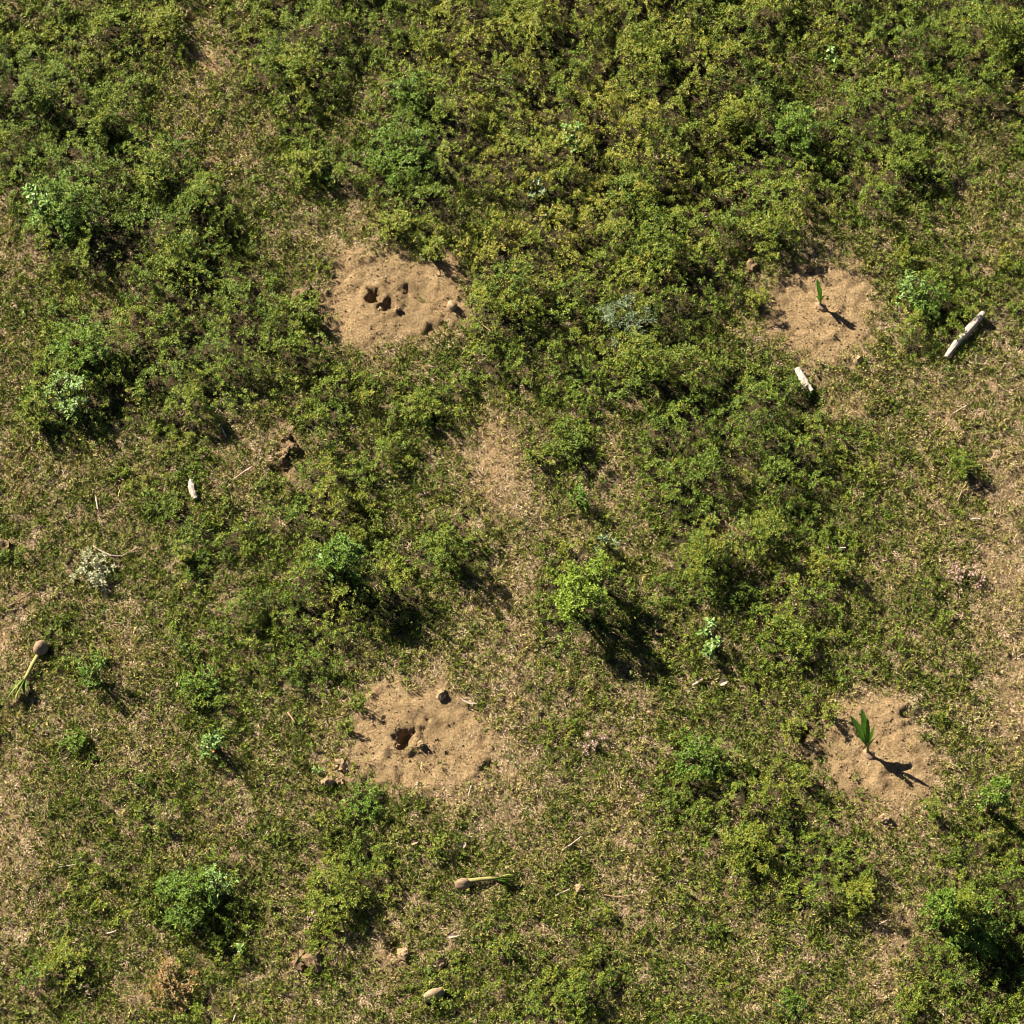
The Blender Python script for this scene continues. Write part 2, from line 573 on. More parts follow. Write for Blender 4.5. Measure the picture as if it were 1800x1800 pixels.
# ------------------------------------------------------------------ canopy of the leafy cover: mounds on a raster
RX0, RX1, RY0, RY1, RS = -9.4, 9.4, -9.8, 10.4, .04
rx = np.arange(RX0, RX1, RS)
ry = np.arange(RY0, RY1, RS)
RXX, RYY = np.meshgrid(rx, ry)
CAN = np.zeros(RXX.shape)
N = 3600
mx_ = rng.uniform(RX0, RX1, N)
my_ = rng.uniform(RY0, RY1, N)
mg, md, mb, _ = survey(mx_, my_)
mnz = (fbm(mx_, my_, .8, 151) - .5) * 5.0
for i in range(N):
    g = mg[i] + mnz[i] + rng.normal(0, .7)
    if md[i] > .02 or g < 5.2:
        continue
    k = min(1, (g - 5.0) / 3.6)
    r = rng.uniform(.12, .36) * (.65 + .45 * k)
    h = (.05 + .76 * k * rng.uniform(.3, 1.1) * (r / .3) ** .6)
    i0, i1 = np.searchsorted(rx, (mx_[i] - r, mx_[i] + r))
    j0, j1 = np.searchsorted(ry, (my_[i] - r, my_[i] + r))
    q = ((RXX[j0:j1, i0:i1] - mx_[i]) ** 2 + (RYY[j0:j1, i0:i1] - my_[i]) ** 2) / r ** 2
    CAN[j0:j1, i0:i1] = np.maximum(CAN[j0:j1, i0:i1], h * np.clip(1 - q, 0, 1) ** .5)


def canopy(x, y):
    return np.clip(-.15 + 2.1 * fbm(x, y, .20, 121, 3), .15, 1.5) * grid_sample(CAN, (x - RX0) / RS, (y - RY0) / RS)


TINTS = [(1000, 260, 330, .15), (890, 500, 90, .18), (700, 280, 90, -.22), (1400, 220, 110, -.15), (120, 360, 110, -.15),
         (1700, 1620, 130, -.12), (1300, 760, 180, -.10), (350, 560, 220, -.06), (1000, 560, 150, -.08), (1730, 60, 120, -.08), (580, 1560, 70, .1)]


def tint_at(x, y):
    px, py = to_px(x, y)
    t = np.zeros(len(x))
    for tx, ty, r, k in TINTS:
        t += k * np.exp(-((px - tx) ** 2 + (py - ty) ** 2) / r ** 2)
    return t


# ------------------------------------------------------------------ clump prototypes (instanced only inside the uncountable ground cover)
def proto_collection(name, builders):
    c = bpy.data.collections.new(name)
    for i, (V, F, rn, mat) in enumerate(builders):
        o = mesh_obj('%s_%02d' % (name, i), V, F, mat, link=False, rnd=rn)
        c.objects.link(o)
    return c


def leaf_clump(n, rad, hgt, L0, L1, mat, wr=.62, upright=.6):
    th = rng.uniform(0, 2 * np.pi, n)
    rr = rad * np.sqrt(rng.random(n))
    z = hgt * (1 - (rr / rad) ** 2) * rng.uniform(.45, 1.0, n) + .004
    c = np.stack([rr * np.cos(th), rr * np.sin(th), z], 1)
    ph = th + rng.normal(0, .9, n)
    d = np.stack([np.cos(ph), np.sin(ph), rng.normal(.05, .35, n)], 1)
    nn = np.stack([rng.normal(0, .45, n), rng.normal(0, .45, n), np.ones(n) * upright + .3], 1)
    L = rng.uniform(L0, L1, n)
    V, F = leaf_arrays(c, d, nn, L, L * wr)
    return V, F, np.repeat(rng.random(n), 2), mat


def blade_tuft(n, rad, h0, h1, wd, mat, lean=.7, flat=False):
    th = rng.uniform(0, 2 * np.pi, n)
    rr = rad * np.sqrt(rng.random(n))
    c = np.stack([rr * np.cos(th), rr * np.sin(th), np.full(n, -.004)], 1)
    ph = th + rng.normal(0, .8, n)
    if flat:
        ph = rng.uniform(0, 2 * np.pi, n)
        dz = rng.uniform(.0, .18, n)
        c[:, 2] = rng.uniform(.004, .03, n)
    else:
        dz = rng.uniform(.35, 1.3, n)
    d = np.stack([np.cos(ph) * lean, np.sin(ph) * lean, dz], 1)
    nn = np.stack([rng.normal(0, .3, n), rng.normal(0, .3, n), np.ones(n)], 1)
    L = rng.uniform(h0, h1, n)
    V, F = leaf_arrays(c, d, nn, L, np.full(n, wd) * rng.uniform(.7, 1.3, n), fold=.1)
    return V, F, np.repeat(rng.random(n), 2), mat




def sprig(n, L0, L1, mat, wr=.6):
    """a short upright shoot: tiers of leaves spreading from its tip"""
    Vs, Fs = [], []
    tier = rng.integers(0, 3, n)
    th = 2.4 * np.arange(n) + rng.normal(0, .3, n)
    c = np.stack([.006 * np.cos(th), .006 * np.sin(th), -.022 * tier + rng.uniform(-.006, .006, n)], 1)
    d = np.stack([np.cos(th), np.sin(th), .55 - .35 * tier + rng.normal(0, .25, n)], 1)
    nn = np.stack([rng.normal(0, .4, n), rng.normal(0, .4, n), np.ones(n)], 1)
    L = rng.uniform(L0, L1, n) * (.75 + .22 * tier)
    V, F = leaf_arrays(c, d, nn, L, L * wr)
    return V, F, np.repeat(rng.random(n), 2), mat


CP = proto_collection('cover_clump', [sprig(int(rng.integers(9, 15)), .018, .035, M['cover'], rng.uniform(.5, .7)) for _ in range(9)])
TP = proto_collection('turf_tuft', [blade_tuft(18, .035, .025, .065, .010, M['turf']) for _ in range(5)]
                      + [sprig(9, .012, .026, M['turf'], .6) for _ in range(5)])
DP = proto_collection('straw_tuft', [blade_tuft(12, .05, .02, .055, .006, M['straw'], flat=True) for _ in range(5)]
                      + [blade_tuft(14, .035, .02, .05, .007, M['straw']) for _ in range(2)])


def crumb(seed):
    R = np.random.default_rng(seed)
    V = np.array([(1, 0, 0), (-1, 0, 0), (0, 1, 0), (0, -1, 0), (0, 0, 1), (0, 0, -1)], float) * R.uniform(.6, 1.2, (6, 1)) * (1, 1, .75)
    F = np.array([(0, 2, 4), (2, 1, 4), (1, 3, 4), (3, 0, 4), (2, 0, 5), (1, 2, 5), (3, 1, 5), (0, 3, 5)])
    return V * .5, F, R.random(8), M['clod']


SP = proto_collection('crumb', [crumb(i) for i in range(5)])


def scatter(name, label, cat, coll, nproto, pts, rot, scl, tint, idx=None):
    me = bpy.data.meshes.new(name)
    n = len(pts)
    me.vertices.add(n)
    me.vertices.foreach_set('co', np.asarray(pts, np.float32).ravel())
    for nm, ty, arr, key in (('rot', 'FLOAT_VECTOR', rot, 'vector'), ('scl', 'FLOAT', scl, 'value'), ('tint', 'FLOAT', tint, 'value'),
                             ('idx', 'INT', rng.integers(0, nproto, n) if idx is None else idx, 'value')):
        at_ = me.attributes.new(nm, ty, 'POINT')
        at_.data.foreach_set(key, np.asarray(arr, np.int32 if ty == 'INT' else np.float32).ravel())
    me.update()
    o = bpy.data.objects.new(name, me)
    COL.objects.link(o)
    g = bpy.data.node_groups.new(name + ' scatter', 'GeometryNodeTree')
    g.interface.new_socket('Geometry', in_out='INPUT', socket_type='NodeSocketGeometry')
    g.interface.new_socket('Geometry', in_out='OUTPUT', socket_type='NodeSocketGeometry')
    gi = g.nodes.new('NodeGroupInput')
    go = g.nodes.new('NodeGroupOutput')
    ip = g.nodes.new('GeometryNodeInstanceOnPoints')
    ci = g.nodes.new('GeometryNodeCollectionInfo')
    ci.inputs['Collection'].default_value = coll
    ci.inputs['Separate Children'].default_value = True
    ci.inputs['Reset Children'].default_value = True
    ip.inputs['Pick Instance'].default_value = True
    g.links.new(gi.outputs[0], ip.inputs['Points'])
    g.links.new(ci.outputs[0], ip.inputs['Instance'])
    for nm, ty, sock in (('rot', 'FLOAT_VECTOR', 'Rotation'), ('scl', 'FLOAT', 'Scale'), ('idx', 'INT', 'Instance Index')):
        na = g.nodes.new('GeometryNodeInputNamedAttribute')
        na.data_type = ty
        na.inputs['Name'].default_value = nm
        g.links.new(na.outputs[0], ip.inputs[sock])
    g.links.new(ip.outputs[0], go.inputs[0])
    md_ = o.modifiers.new('scatter', 'NODES')
    md_.node_group = g
    return tag(o, label, cat, kind='stuff')


def rots(n, tilt=.25):
    return np.stack([rng.normal(0, tilt, n), rng.normal(0, tilt, n), rng.uniform(0, 6.283, n)], 1)


def rand_xy(n):
    return rng.uniform(RX0 + .05, RX1 - .05, n), rng.uniform(RY0 + .05, RY1 - .05, n)


# leafy cover
x, y = rand_xy(320000)
G, D, B, sdv = survey(x, y)
ca = canopy(x, y)
fine = fbm(x, y, .125, 75, 2)
g2 = G + (fbm(x, y, .30, 71) - .5) * 4.0 + (fbm(x, y, .8, 151) - .5) * 5.5
p = np.maximum(sstep(3.6, 6.2, g2) * .85, np.clip(ca * 9, 0, 1) * sstep(3.4, 5.2, g2)) * (1 - .8 * B) * (.30 * sstep(4.5, 6.5, G) + (1 - .30 * sstep(4.5, 6.5, G)) * sstep(.42, .58, fine + .006 * G))
hollow = sstep(.34, .22, fbm(x, y, .36, 161, 2)) * sstep(5.4, 6.6, G)
p = np.maximum(p, .04) * (1 - sstep(.05, .5, D) * .993) * (1 - .9 * hollow)
k = rng.random(len(x)) < p
x, y, ca, G, fine = x[k], y[k], ca[k], G[k], fine[k]
up = sstep(.36, .52, fine)
z = height(x, y) + ca * rng.random(len(x)) ** .4 * (.25 + .75 * up) + .015 + (.03 * rng.random(len(x)) + .62 * np.clip(fine - .40, 0, .3)) * np.clip(G / 6, .15, 1)
scatter('leafy_ground_cover', 'low leafy creeping weeds covering the field in uneven green mounds', 'ground cover', CP, 9,
        np.stack([x, y, z], 1), rots(len(x), .3), rng.uniform(.65, 1.25, len(x)),
        np.clip(.10 + tint_at(x, y) + (fbm(x, y, .5, 81) - .5) * .5 + rng.normal(0, .08, len(x)), 0, .9))
NCOV = len(x)

# short turf
x, y = rand_xy(210000)
G, D, B, sdv = survey(x, y)
p = np.clip(.55 + .12 * G, 0, 1) * (1 - .8 * B) * sstep(.24, .52, fbm(x, y, .14, 91, 2) + .03 * G)
p = np.where(canopy(x, y) > .10, p * .12, p) * (1 - .7 * sstep(4.8, 6.5, G + (fbm(x, y, .8, 151) - .5) * 5.5))
p = p * (1 - sstep(.02, .5, D) * .985)
k = rng.random(len(x)) < p
x, y = x[k], y[k]
scatter('short_turf', 'short olive turf of grass blades and tiny weeds between the mounds', 'grass', TP, 10,
        np.stack([x, y, height(x, y) + .065 * rng.random(len(x)) ** 1.6], 1), rots(len(x), .25), rng.uniform(.7, 1.5, len(x)),
        np.clip(-.03 + .7 * tint_at(x, y) + (4.4 - G[k]) * .085 + (fbm(x, y, .4, 95) - .5) * .7 + rng.normal(0, .17, len(x)), 0, .9))
NT = len(x)

# dry straw
x, y = rand_xy(105000)
G, D, B, sdv = survey(x, y)
p = np.clip(1.16 - .20 * G, .04, 1.0) * (1 - .6 * B) * (1 - sstep(.0, .4, D) * .98)
k = rng.random(len(x)) < p
x, y = x[k], y[k]
scatter('dry_straw', 'tan dry straw and dead stems lying in the thin turf', 'straw', DP, 7,
        np.stack([x, y, height(x, y) + .01], 1), rots(len(x), .2), rng.uniform(.6, 1.3, len(x)),
        np.clip((fbm(x, y, .5, 105) - .3) * .8 + rng.normal(0, .12, len(x)), 0, .6))
NS = len(x)

# crumbs of soil
x, y = rand_xy(230000)
G, D, B, sdv = survey(x, y)
k = rng.random(len(x)) < np.clip(np.maximum(D * (.35 + .65 * sstep(.35, .6, fbm(x, y, .4, 111))), B * .45), 0, 1)
x, y = x[k], y[k]
sz = .007 + .026 * rng.random(len(x)) ** 5.0
scatter('soil_crumbs', 'small crumbs of dug soil strewn over the planting circles', 'soil crumbs', SP, 5,
        np.stack([x, y, height(x, y) + sz * .2], 1), rots(len(x), .8), sz * 1.4, np.zeros(len(x)))


def blade(pts, widths, up=Vector((0, 0, 1)), fold=.3):
    """a folded lanceolate leaf with a midrib crease"""
    pts = [Vector(p) for p in pts]
    V = []
    F = []
    n = len(pts)
    for i, p in enumerate(pts):
        t = (pts[min(i + 1, n - 1)] - pts[max(i - 1, 0)]).normalized()
        s = t.cross(up)
        if s.length < .05:
            s = t.cross(Vector((1, 0, 0)))
        s.normalize()
        nrm = s.cross(t)
        wd = widths[i] / 2
        V += [p - s * wd + nrm * wd * fold, p - nrm * .001, p + s * wd + nrm * wd * fold]
    for i in range(n - 1):
        a_ = i * 3
        F += [(a_, a_ + 1, a_ + 4, a_ + 3), (a_ + 1, a_ + 2, a_ + 5, a_ + 4)]
    return [tuple(v) for v in V], F


# ------------------------------------------------------------------ bushes and weeds
def bush(px, py, rpx, h, kind, label, cat='bush', name='weed_bush', group=None, leaf=(.022, .045), dens=1.0, seed=0, wr=.55, sx=1.0):
    R = np.random.default_rng(500 + seed)
    if kind == 'bush':
        h *= 1.35
    r = rpx / PPM
    c = at(px, py, h * .6)
    z0 = hz(c.x, c.y)
    t = thing(name, label, cat, (c.x, c.y, z0), group=group)
    nb = max(6, int(17 * r / .4) + 4)
    tips = []
    tubes = []
    for i in range(nb):
        th = 2.4 * i + R.uniform(-.4, .4)
        q = math.sqrt((i + .5) / nb) * .82
        q *= R.uniform(.75, 1.15)
        tx, ty = r * q * math.cos(th) * sx, r * q * math.sin(th)
        tz = h * (1 - .45 * q * q) * (R.uniform(.72, 1.05) if name == 'tall_shrub' else R.uniform(.4, 1.05))
        tips.append((tx, ty, tz, r * R.uniform(.12, .34)))
        tubes.append(tube_mesh([(tx * .06, ty * .06, -.03), (tx * .45, ty * .45, tz * .5), (tx, ty, tz)],
                               [.010 + .008 * h, .006 + .004 * h, .003], 5))
    V, F = join(tubes)
    mesh_obj('stem', V, F, M['stem'], t)
    area = math.pi * r * r
    Lm = (leaf[0] + leaf[1]) / 2
    per = 9
    ns = int(min(400, dens * (1.6 if name == 'tall_shrub' else 1.1) * area * (1 + h) / (math.pi * (Lm * .9) ** 2)))
    ti = R.integers(0, nb, ns)
    T = np.array(tips)[ti]
    u = R.normal(0, 1, (ns, 3))
    u /= np.linalg.norm(u, axis=1, keepdims=True)
    u[:, 2] = np.abs(u[:, 2]) * 1.2 - .5
    rad = T[:, 3] * R.uniform(.2, 1.2, ns)
    sc = T[:, :3] + u * rad[:, None] * np.array([1, 1, .55 + .4 * min(1, h)])
    low = R.random(ns) < (.06 if name == 'tall_shrub' else .2)                       # shoots low at the foot, spreading past the crown
    sc[low, :2] *= R.uniform(.6, 1.45, (low.sum(), 1))
    sc[low, 2] *= R.uniform(.1, .6, low.sum())
    sc[:, 2] = np.maximum(sc[:, 2], .03)
    n = ns * per
    th = np.tile(2.4 * np.arange(per), ns) + np.repeat(R.uniform(0, 6.3, ns), per) + R.normal(0, .3, n)
    tier = np.tile(np.arange(per) / per, ns)
    lean = np.repeat(u * np.array([1, 1, .3]) * .45, per, 0)
    cc = np.repeat(sc, per, 0) + np.stack([.006 * np.cos(th), .006 * np.sin(th), -tier * Lm * .9], 1)
    d = np.stack([np.cos(th), np.sin(th), .5 - .8 * tier + R.normal(0, .25, n)], 1) + lean
    nn = np.stack([R.normal(0, .4, n), R.normal(0, .4, n), np.ones(n)], 1)
    L = R.uniform(leaf[0], leaf[1], n) * (.7 + .4 * tier)
    if name == 'broadleaf_weed' and leaf[1] >= .09:
        ms = []
        for q_ in range(4):
            Vl, Fl = blade([(0, 0, 0), (.25, 0, .03), (.55, 0, .05), (.82, 0, .03), (1, 0, -.03)], [.08, .48, .62, .42, .03], fold=R.uniform(.2, .45))
            ms.append(mesh_obj('leaf', Vl, Fl, M[kind], link=False, rnd=np.full(len(Fl), (q_ + .5) / 4)).data)
        for i in range(n):
            lo = bpy.data.objects.new('leaf', ms[i % 4])
            COL.objects.link(lo)
            lo.parent = t
            xa = Vector(d[i]).normalized()
            ya = Vector(nn[i]).cross(xa).normalized()
            m4 = Matrix((xa, ya, xa.cross(ya))).transposed().to_4x4()
            lo.matrix_local = Matrix.Translation(Vector(cc[i])) @ m4 @ Matrix.Scale(L[i], 4)
        return t
    V, F = leaf_arrays(cc, d, nn, L, L * wr)
    o = mesh_obj('foliage', V, F, M[kind], t, rnd=np.repeat(R.random(n), 2))
    o['kind'] = 'stuff'
    return t


BUSHES = [
    # px, py, radius, height, kind, label, name, leaf sizes, density
    (115, 358, 70, .85, 'lush', 'big leafy bush high on the left with pale leaf tips on its sunny side', 'weed_bush', (.03, .055), 1),
    (72, 352, 32, .9, 'pale', 'pale blue-green broad-leaved weed growing on the sunny side of the big upper-left bush', 'broadleaf_weed', (.05, .10), .8),
    (275, 290, 46, .58, 'bush', 'leafy bush with a dark hollow on its right, just above the big upper-left bush', 'weed_bush', (.025, .05), 1),
    (350, 345, 42, .40, 'bush', 'dark green bush just right of the hollow near the upper left', 'weed_bush', (.025, .045), 1),
    (62, 150, 50, .52, 'bush', 'dark green bush in the top-left corner area beside deep shade', 'weed_bush', (.02, .045), 1),
    (175, 205, 42, .46, 'bush', 'dark bush standing right of the top-left corner bush', 'weed_bush', (.02, .045), 1),
    (290, 40, 50, .36, 'bush', 'dark bush at the top edge left of the small orange bare spot', 'weed_bush', (.02, .045), 1),
    (500, 110, 48, .36, 'bush', 'rounded green bush right of the small bare spot near the top', 'weed_bush', (.02, .045), 1),
    (535, 290, 42, .34, 'bush', 'small bush above the upper-left planting circle by thin straw', 'weed_bush', (.02, .045), 1),
    (720, 155, 44, .62, 'lush', 'bright green bush near the top with one pale shoot on its left', 'weed_bush', (.025, .05), 1),
    (686, 148, 16, .5, 'pale', 'pale shoot beside the bright bush near the top', 'broadleaf_weed', (.04, .08), .9),
    (705, 270, 74, .55, 'lush', 'large fresh green bush above the upper-left planting circle', 'weed_bush', (.025, .05), 1),
    (1002, 235, 30, .5, 'pale', 'pale glossy weed amid the yellowish cover at top centre', 'broadleaf_weed', (.05, .09), .7),
    (942, 326, 16, .35, 'grey', 'small grey-green weed with reddish twig left of it, top centre', 'broadleaf_weed', (.05, .09), 1),
    (965, 70, 14, .35, 'pale', 'tiny pale weed among deep shade at the top edge centre', 'broadleaf_weed', (.04, .07), .8),
    (1462, 94, 15, .3, 'pale', 'single pale rosette weed in the upper right', 'broadleaf_weed', (.05, .09), .8),
    (925, 25, 55, .42, 'bush', 'dark bush on the top edge at the centre', 'weed_bush', (.02, .045), 1),
    (1140, 80, 55, .4, 'bush', 'olive bush near the top right of centre with shade below', 'weed_bush', (.02, .045), 1),
    (1295, 200, 50, .45, 'bush', 'olive bush casting a narrow dark shadow, upper right of centre', 'weed_bush', (.02, .045), 1),
    (1400, 225, 60, .6, 'lush', 'fresh green bush in the upper right above the seedling circle', 'weed_bush', (.025, .05), 1),
    (1110, 330, 60, .42, 'bush', 'olive bush over deep shade right of the small grey-green weed', 'weed_bush', (.02, .045), 1),
    (1145, 425, 55, .42, 'bush', 'rounded olive bush midway between the two upper planting circles', 'weed_bush', (.02, .045), 1),
    (1360, 400, 60, .45, 'bush', 'dark bush just above the upper-right planting circle', 'weed_bush', (.02, .045), 1),
    (1600, 270, 50, .38, 'bush', 'green bush with dark right side near the reddish twigs at upper right', 'weed_bush', (.02, .045), 1),
    (1765, 55, 60, .45, 'bush', 'dense dark bush in the top-right corner', 'weed_bush', (.02, .045), 1),
    (1605, 500, 36, .65, 'pale', 'bright pale weed right of the upper-right planting circle', 'broadleaf_weed', (.04, .075), .8),
    (1636, 526, 40, .5, 'lush', 'green bush behind the bright weed, shading the bleached log', 'weed_bush', (.025, .05), 1),
    (1100, 558, 54, .55, 'grey', 'feathery grey-green bush right of the upper-left planting circle', 'feathery_bush', (.04, .08), 1.0),
    (1130, 625, 58, .5, 'bush', 'dark green bush just below the feathery grey-green bush', 'weed_bush', (.02, .045), 1),
    (890, 500, 66, .42, 'bush', 'yellowish mound bush on the right rim of the upper-left planting circle', 'weed_bush', (.02, .045), 1),
    (520, 545, 45, .35, 'bush', 'dark bush on the left rim of the upper-left planting circle', 'weed_bush', (.02, .045), 1),
    (310, 450, 62, .42, 'bush', 'wide dark green bush left of the upper-left planting circle', 'weed_bush', (.02, .045), 1),
    (140, 612, 66, .8, 'lush', 'tall green bush on the left with dark shade on its right', 'weed_bush', (.025, .05), 1),
    (120, 690, 48, .75, 'pale', 'pale-leaved weed at the lower foot of the tall left bush', 'broadleaf_weed', (.04, .075), .8),
    (60, 722, 36, .5, 'bush', 'dark low bush at the left edge below the pale-leaved weed', 'weed_bush', (.02, .045), 1),
    (740, 715, 40, .36, 'bush', 'dark bush below the upper-left planting circle', 'weed_bush', (.02, .045), 1),
    (995, 768, 44, .42, 'bush', 'green bush right of the sandy bare strip at the centre', 'weed_bush', (.02, .045), 1),
    (940, 795, 22, .35, 'bush', 'small dark bush touching the right side of the sandy strip', 'weed_bush', (.02, .04), 1),
    (1018, 872, 24, .45, 'lush', 'small weed with reddish top under the green bush at centre', 'weed_bush', (.025, .05), 1),
    (785, 962, 40, .7, 'bush', 'rounded bush left of centre casting a comb-like shadow', 'weed_bush', (.02, .045), 1),
    (600, 980, 46, 1.15, 'lush', 'tall light green shrub with the long dark shadow, left of centre', 'tall_shrub', (.03, .055), .9),
    (580, 985, 26, 1.15, 'pale', 'pale topped shoots on the left of the tall light green shrub', 'broadleaf_weed', (.04, .075), .6),
    (1015, 1052, 54, 1.0, 'bright', 'brightest yellow-green shrub with streaky shadow, below the centre', 'tall_shrub', (.03, .06), 1.0),
    (1055, 1005, 28, 1.0, 'bright', 'upright side shoot at the top right of the brightest shrub', 'tall_shrub', (.03, .055), .9),
    (1070, 955, 26, .4, 'grey', 'blue-grey spiky plant just above the brightest shrub', 'feathery_bush', (.05, .12), .7),
    (1245, 972, 55, .45, 'bush', 'rounded olive bush with dark lower right, right of the blue-grey plant', 'weed_bush', (.02, .045), 1),
    (1345, 925, 46, .42, 'bush', 'dark bush right of a small sandy spot, right of centre', 'weed_bush', (.02, .045), 1),
    (1480, 998, 24, .35, 'bush', 'small bush alone in straw right of the olive bushes', 'weed_bush', (.02, .045), 1),
    (1692, 812, 34, .28, 'bush', 'low weed with a thin shadow, alone in straw at the right', 'weed_bush', (.02, .045), 1),
    (1375, 1105, 38, .4, 'bush', 'dark rounded bush right of the broad-leaved weed', 'weed_bush', (.02, .045), 1),
    (1240, 1100, 18, .45, 'pale', 'upper pale broad-leaved weed right of the brightest shrub', 'broadleaf_weed', (.06, .11), .7),
    (1258, 1132, 26, .4, 'pale', 'lower pale broad-leaved weed over red dead leaves', 'broadleaf_weed', (.06, .11), .7),
    (162, 1000, 46, .28, 'cream', 'cream-coloured wilting weed with a curved twig at the left', 'wilted_weed', (.04, .075), .7),
    (163, 1172, 28, .75, 'lush', 'green weed with long thin shadow right of the uprooted left seedling', 'weed_bush', (.03, .055), .9),
    (350, 1200, 42, .4, 'lush', 'green bush left of the lower-left planting circle', 'weed_bush', (.03, .055), .9),
    (373, 1298, 26, .8, 'pale', 'upright light green weed with pointed shadow at lower left', 'broadleaf_weed', (.04, .075), .9),
    (320, 970, 24, .3, 'bush', 'small dark bush right of the wilting cream weed', 'weed_bush', (.02, .045), 1),
    (130, 1300, 26, .28, 'lush', 'low green weed at the left below the uprooted seedling', 'weed_bush', (.03, .055), .8),
    (325, 1575, 60, .7, 'lush', 'large light green bush at the lower left', 'weed_bush', (.03, .055), .9),
    (375, 1550, 34, .65, 'pale', 'pale shoots on the right of the large lower-left bush', 'broadleaf_weed', (.04, .07), .6),
    (585, 1560, 62, .45, 'bush', 'yellow-green bush with dark right side below the lower-left circle', 'weed_bush', (.02, .045), 1),
    (1225, 1330, 50, .34, 'lush', 'fresh low bush left of the lower-right planting circle', 'weed_bush', (.025, .05), .9),
    (1320, 1490, 60, .36, 'bush', 'dark bush below and left of the lower-right planting circle', 'weed_bush', (.02, .045), 1),
    (1660, 1595, 36, 1.3, 'lush', 'tall bright shrub with the deepest shadow near the bottom-right corner', 'tall_shrub', (.03, .06), 1.0),
    (1700, 1605, 38, .85, 'bush', 'dark companion of the tall bright shrub, bottom right', 'tall_shrub', (.03, .055), 1.0),
    (1750, 1400, 30, 1.1, 'lush', 'tall weed with a slanting shadow at the right edge', 'tall_shrub', (.03, .06), .8),
    (1510, 1570, 40, .38, 'bush', 'rounded bush below the lower-right planting circle', 'weed_bush', (.02, .045), 1),
    (640, 1410, 40, .25, 'lush', 'fresh low growth on the bottom rim of the lower-left circle', 'weed_bush', (.025, .045), .8),
    (560, 1352, 11, .25, 'pale', 'tiny pale plant beside clods at the lower-left circle', 'broadleaf_weed', (.05, .08), .9),
    (424, 1668, 11, .3, 'pale', 'tiny pale weed right below the large lower-left bush', 'broadleaf_weed', (.06, .1), .8),
    (765, 1490, 24, .3, 'bush', 'small bush above the uprooted lower seedling', 'weed_bush', (.02, .045), 1),
    (885, 1660, 26, .28, 'bush', 'small bush below the uprooted lower seedling', 'weed_bush', (.02, .045), 1),
    (1010, 1745, 40, .35, 'bush', 'olive bush at the bottom edge centre', 'weed_bush', (.02, .045), 1),
    (1600, 1755, 34, .34, 'bush', 'small bush with dark foot at the bottom edge, right', 'weed_bush', (.02, .045), 1),
    (300, 1730, 48, .3, 'rust', 'rust-coloured dried weed near the bottom-left corner', 'dried_weed', (.02, .05), .5),
    (110, 1690, 46, .3, 'bush', 'patchy green bush in the bottom-left corner', 'weed_bush', (.02, .045), 1),
    (1700, 1012, 36, .22, 'pink', 'pinkish dead weed in straw at the right', 'dried_weed', (.03, .06), .35),
    (1042, 1308, 30, .18, 'pink', 'pinkish dead weed right of the lower-left circle', 'dried_weed', (.03, .06), .4),
    (540, 1612, 22, .16, 'pink', 'pinkish dead weed under the yellow-green bush', 'dried_weed', (.03, .06), .4),
    (150, 1740, 18, .14, 'pink', 'pinkish dead weed in the bottom-left corner', 'dried_weed', (.03, .06), .4),
    (1390, 1760, 30, .2, 'lush', 'low green weed at the bottom edge right of centre', 'weed_bush', (.025, .045), .7),
    (1720, 1640, 60, .55, 'lush', 'wide green bush lying in the tall shrub\'s shade, bottom right', 'weed_bush', (.025, .05), .8),
    (840, 556, 14, .25, 'lush', 'bright grassy tuft on the right rim of the upper-left circle', 'weed_bush', (.04, .09), .7),
    (545, 515, 24, .34, 'bush', 'upper dark sod clump on the left rim of the upper-left circle', 'sod_clump', (.02, .04), .8),
    (550, 560, 22, .3, 'bush', 'lower dark sod clump on the left rim of the upper-left circle', 'sod_clump', (.02, .04), .8),
    (1330, 520, 26, .34, 'bush', 'dark sod clump on the left rim of the upper-right circle', 'sod_clump', (.02, .04), .8),
    (1395, 1280, 24, .34, 'bush', 'upper dark sod clump on the left rim of the lower-right circle', 'sod_clump', (.02, .04), .8),
    (1408, 1362, 26, .34, 'bush', 'lower dark sod clump on the left rim of the lower-right circle', 'sod_clump', (.02, .04), .8),
    (1460, 1250, 24, .3, 'bush', 'dark sod clump at the upper left corner of the lower-right circle', 'sod_clump', (.02, .04), .8),
    (1640, 1420, 24, .3, 'bush', 'dark sod clump at the lower right corner of the lower-right circle', 'sod_clump', (.02, .04), .8),
    (628, 1232, 22, .26, 'bush', 'dark sod clump at the upper left corner of the lower-left circle', 'sod_clump', (.02, .04), .8),
    (610, 1275, 18, .24, 'bush', 'dark sod clump halfway down the left rim of the lower-left circle', 'sod_clump', (.02, .04), .8),
    (690, 395, 40, .36, 'bush', 'dark straggly bush just above the upper-left planting circle', 'weed_bush', (.02, .045), .8),
    (760, 440, 26, .34, 'bush', 'dark sod clump on the top rim of the upper-left circle', 'sod_clump', (.02, .04), .8),
]
for i, (px, py, rp, h, kind, label, name, lf, dn) in enumerate(BUSHES):
    wr = .22 if name == 'feathery_bush' else (.5 if name == 'broadleaf_weed' else .55)
    cat = {'weed_bush': 'bush', 'broadleaf_weed': 'weed', 'feathery_bush': 'bush', 'tall_shrub': 'shrub', 'wilted_weed': 'weed', 'dried_weed': 'weed', 'sod_clump': 'sod'}[name]
    grp = {'weed_bush': 'leafy bushes scattered over the field', 'broadleaf_weed': 'pale broad-leaved weeds', 'tall_shrub': 'tall shrubs with long shadows',
           'dried_weed': 'dried weeds', 'feathery_bush': 'feathery grey-green plants', 'sod_clump': 'dark clumps of sod on the rims of the dug circles'}.get(name)
    bush(px, py, rp, h, kind, label, cat, name, grp, lf, dn, i, wr)


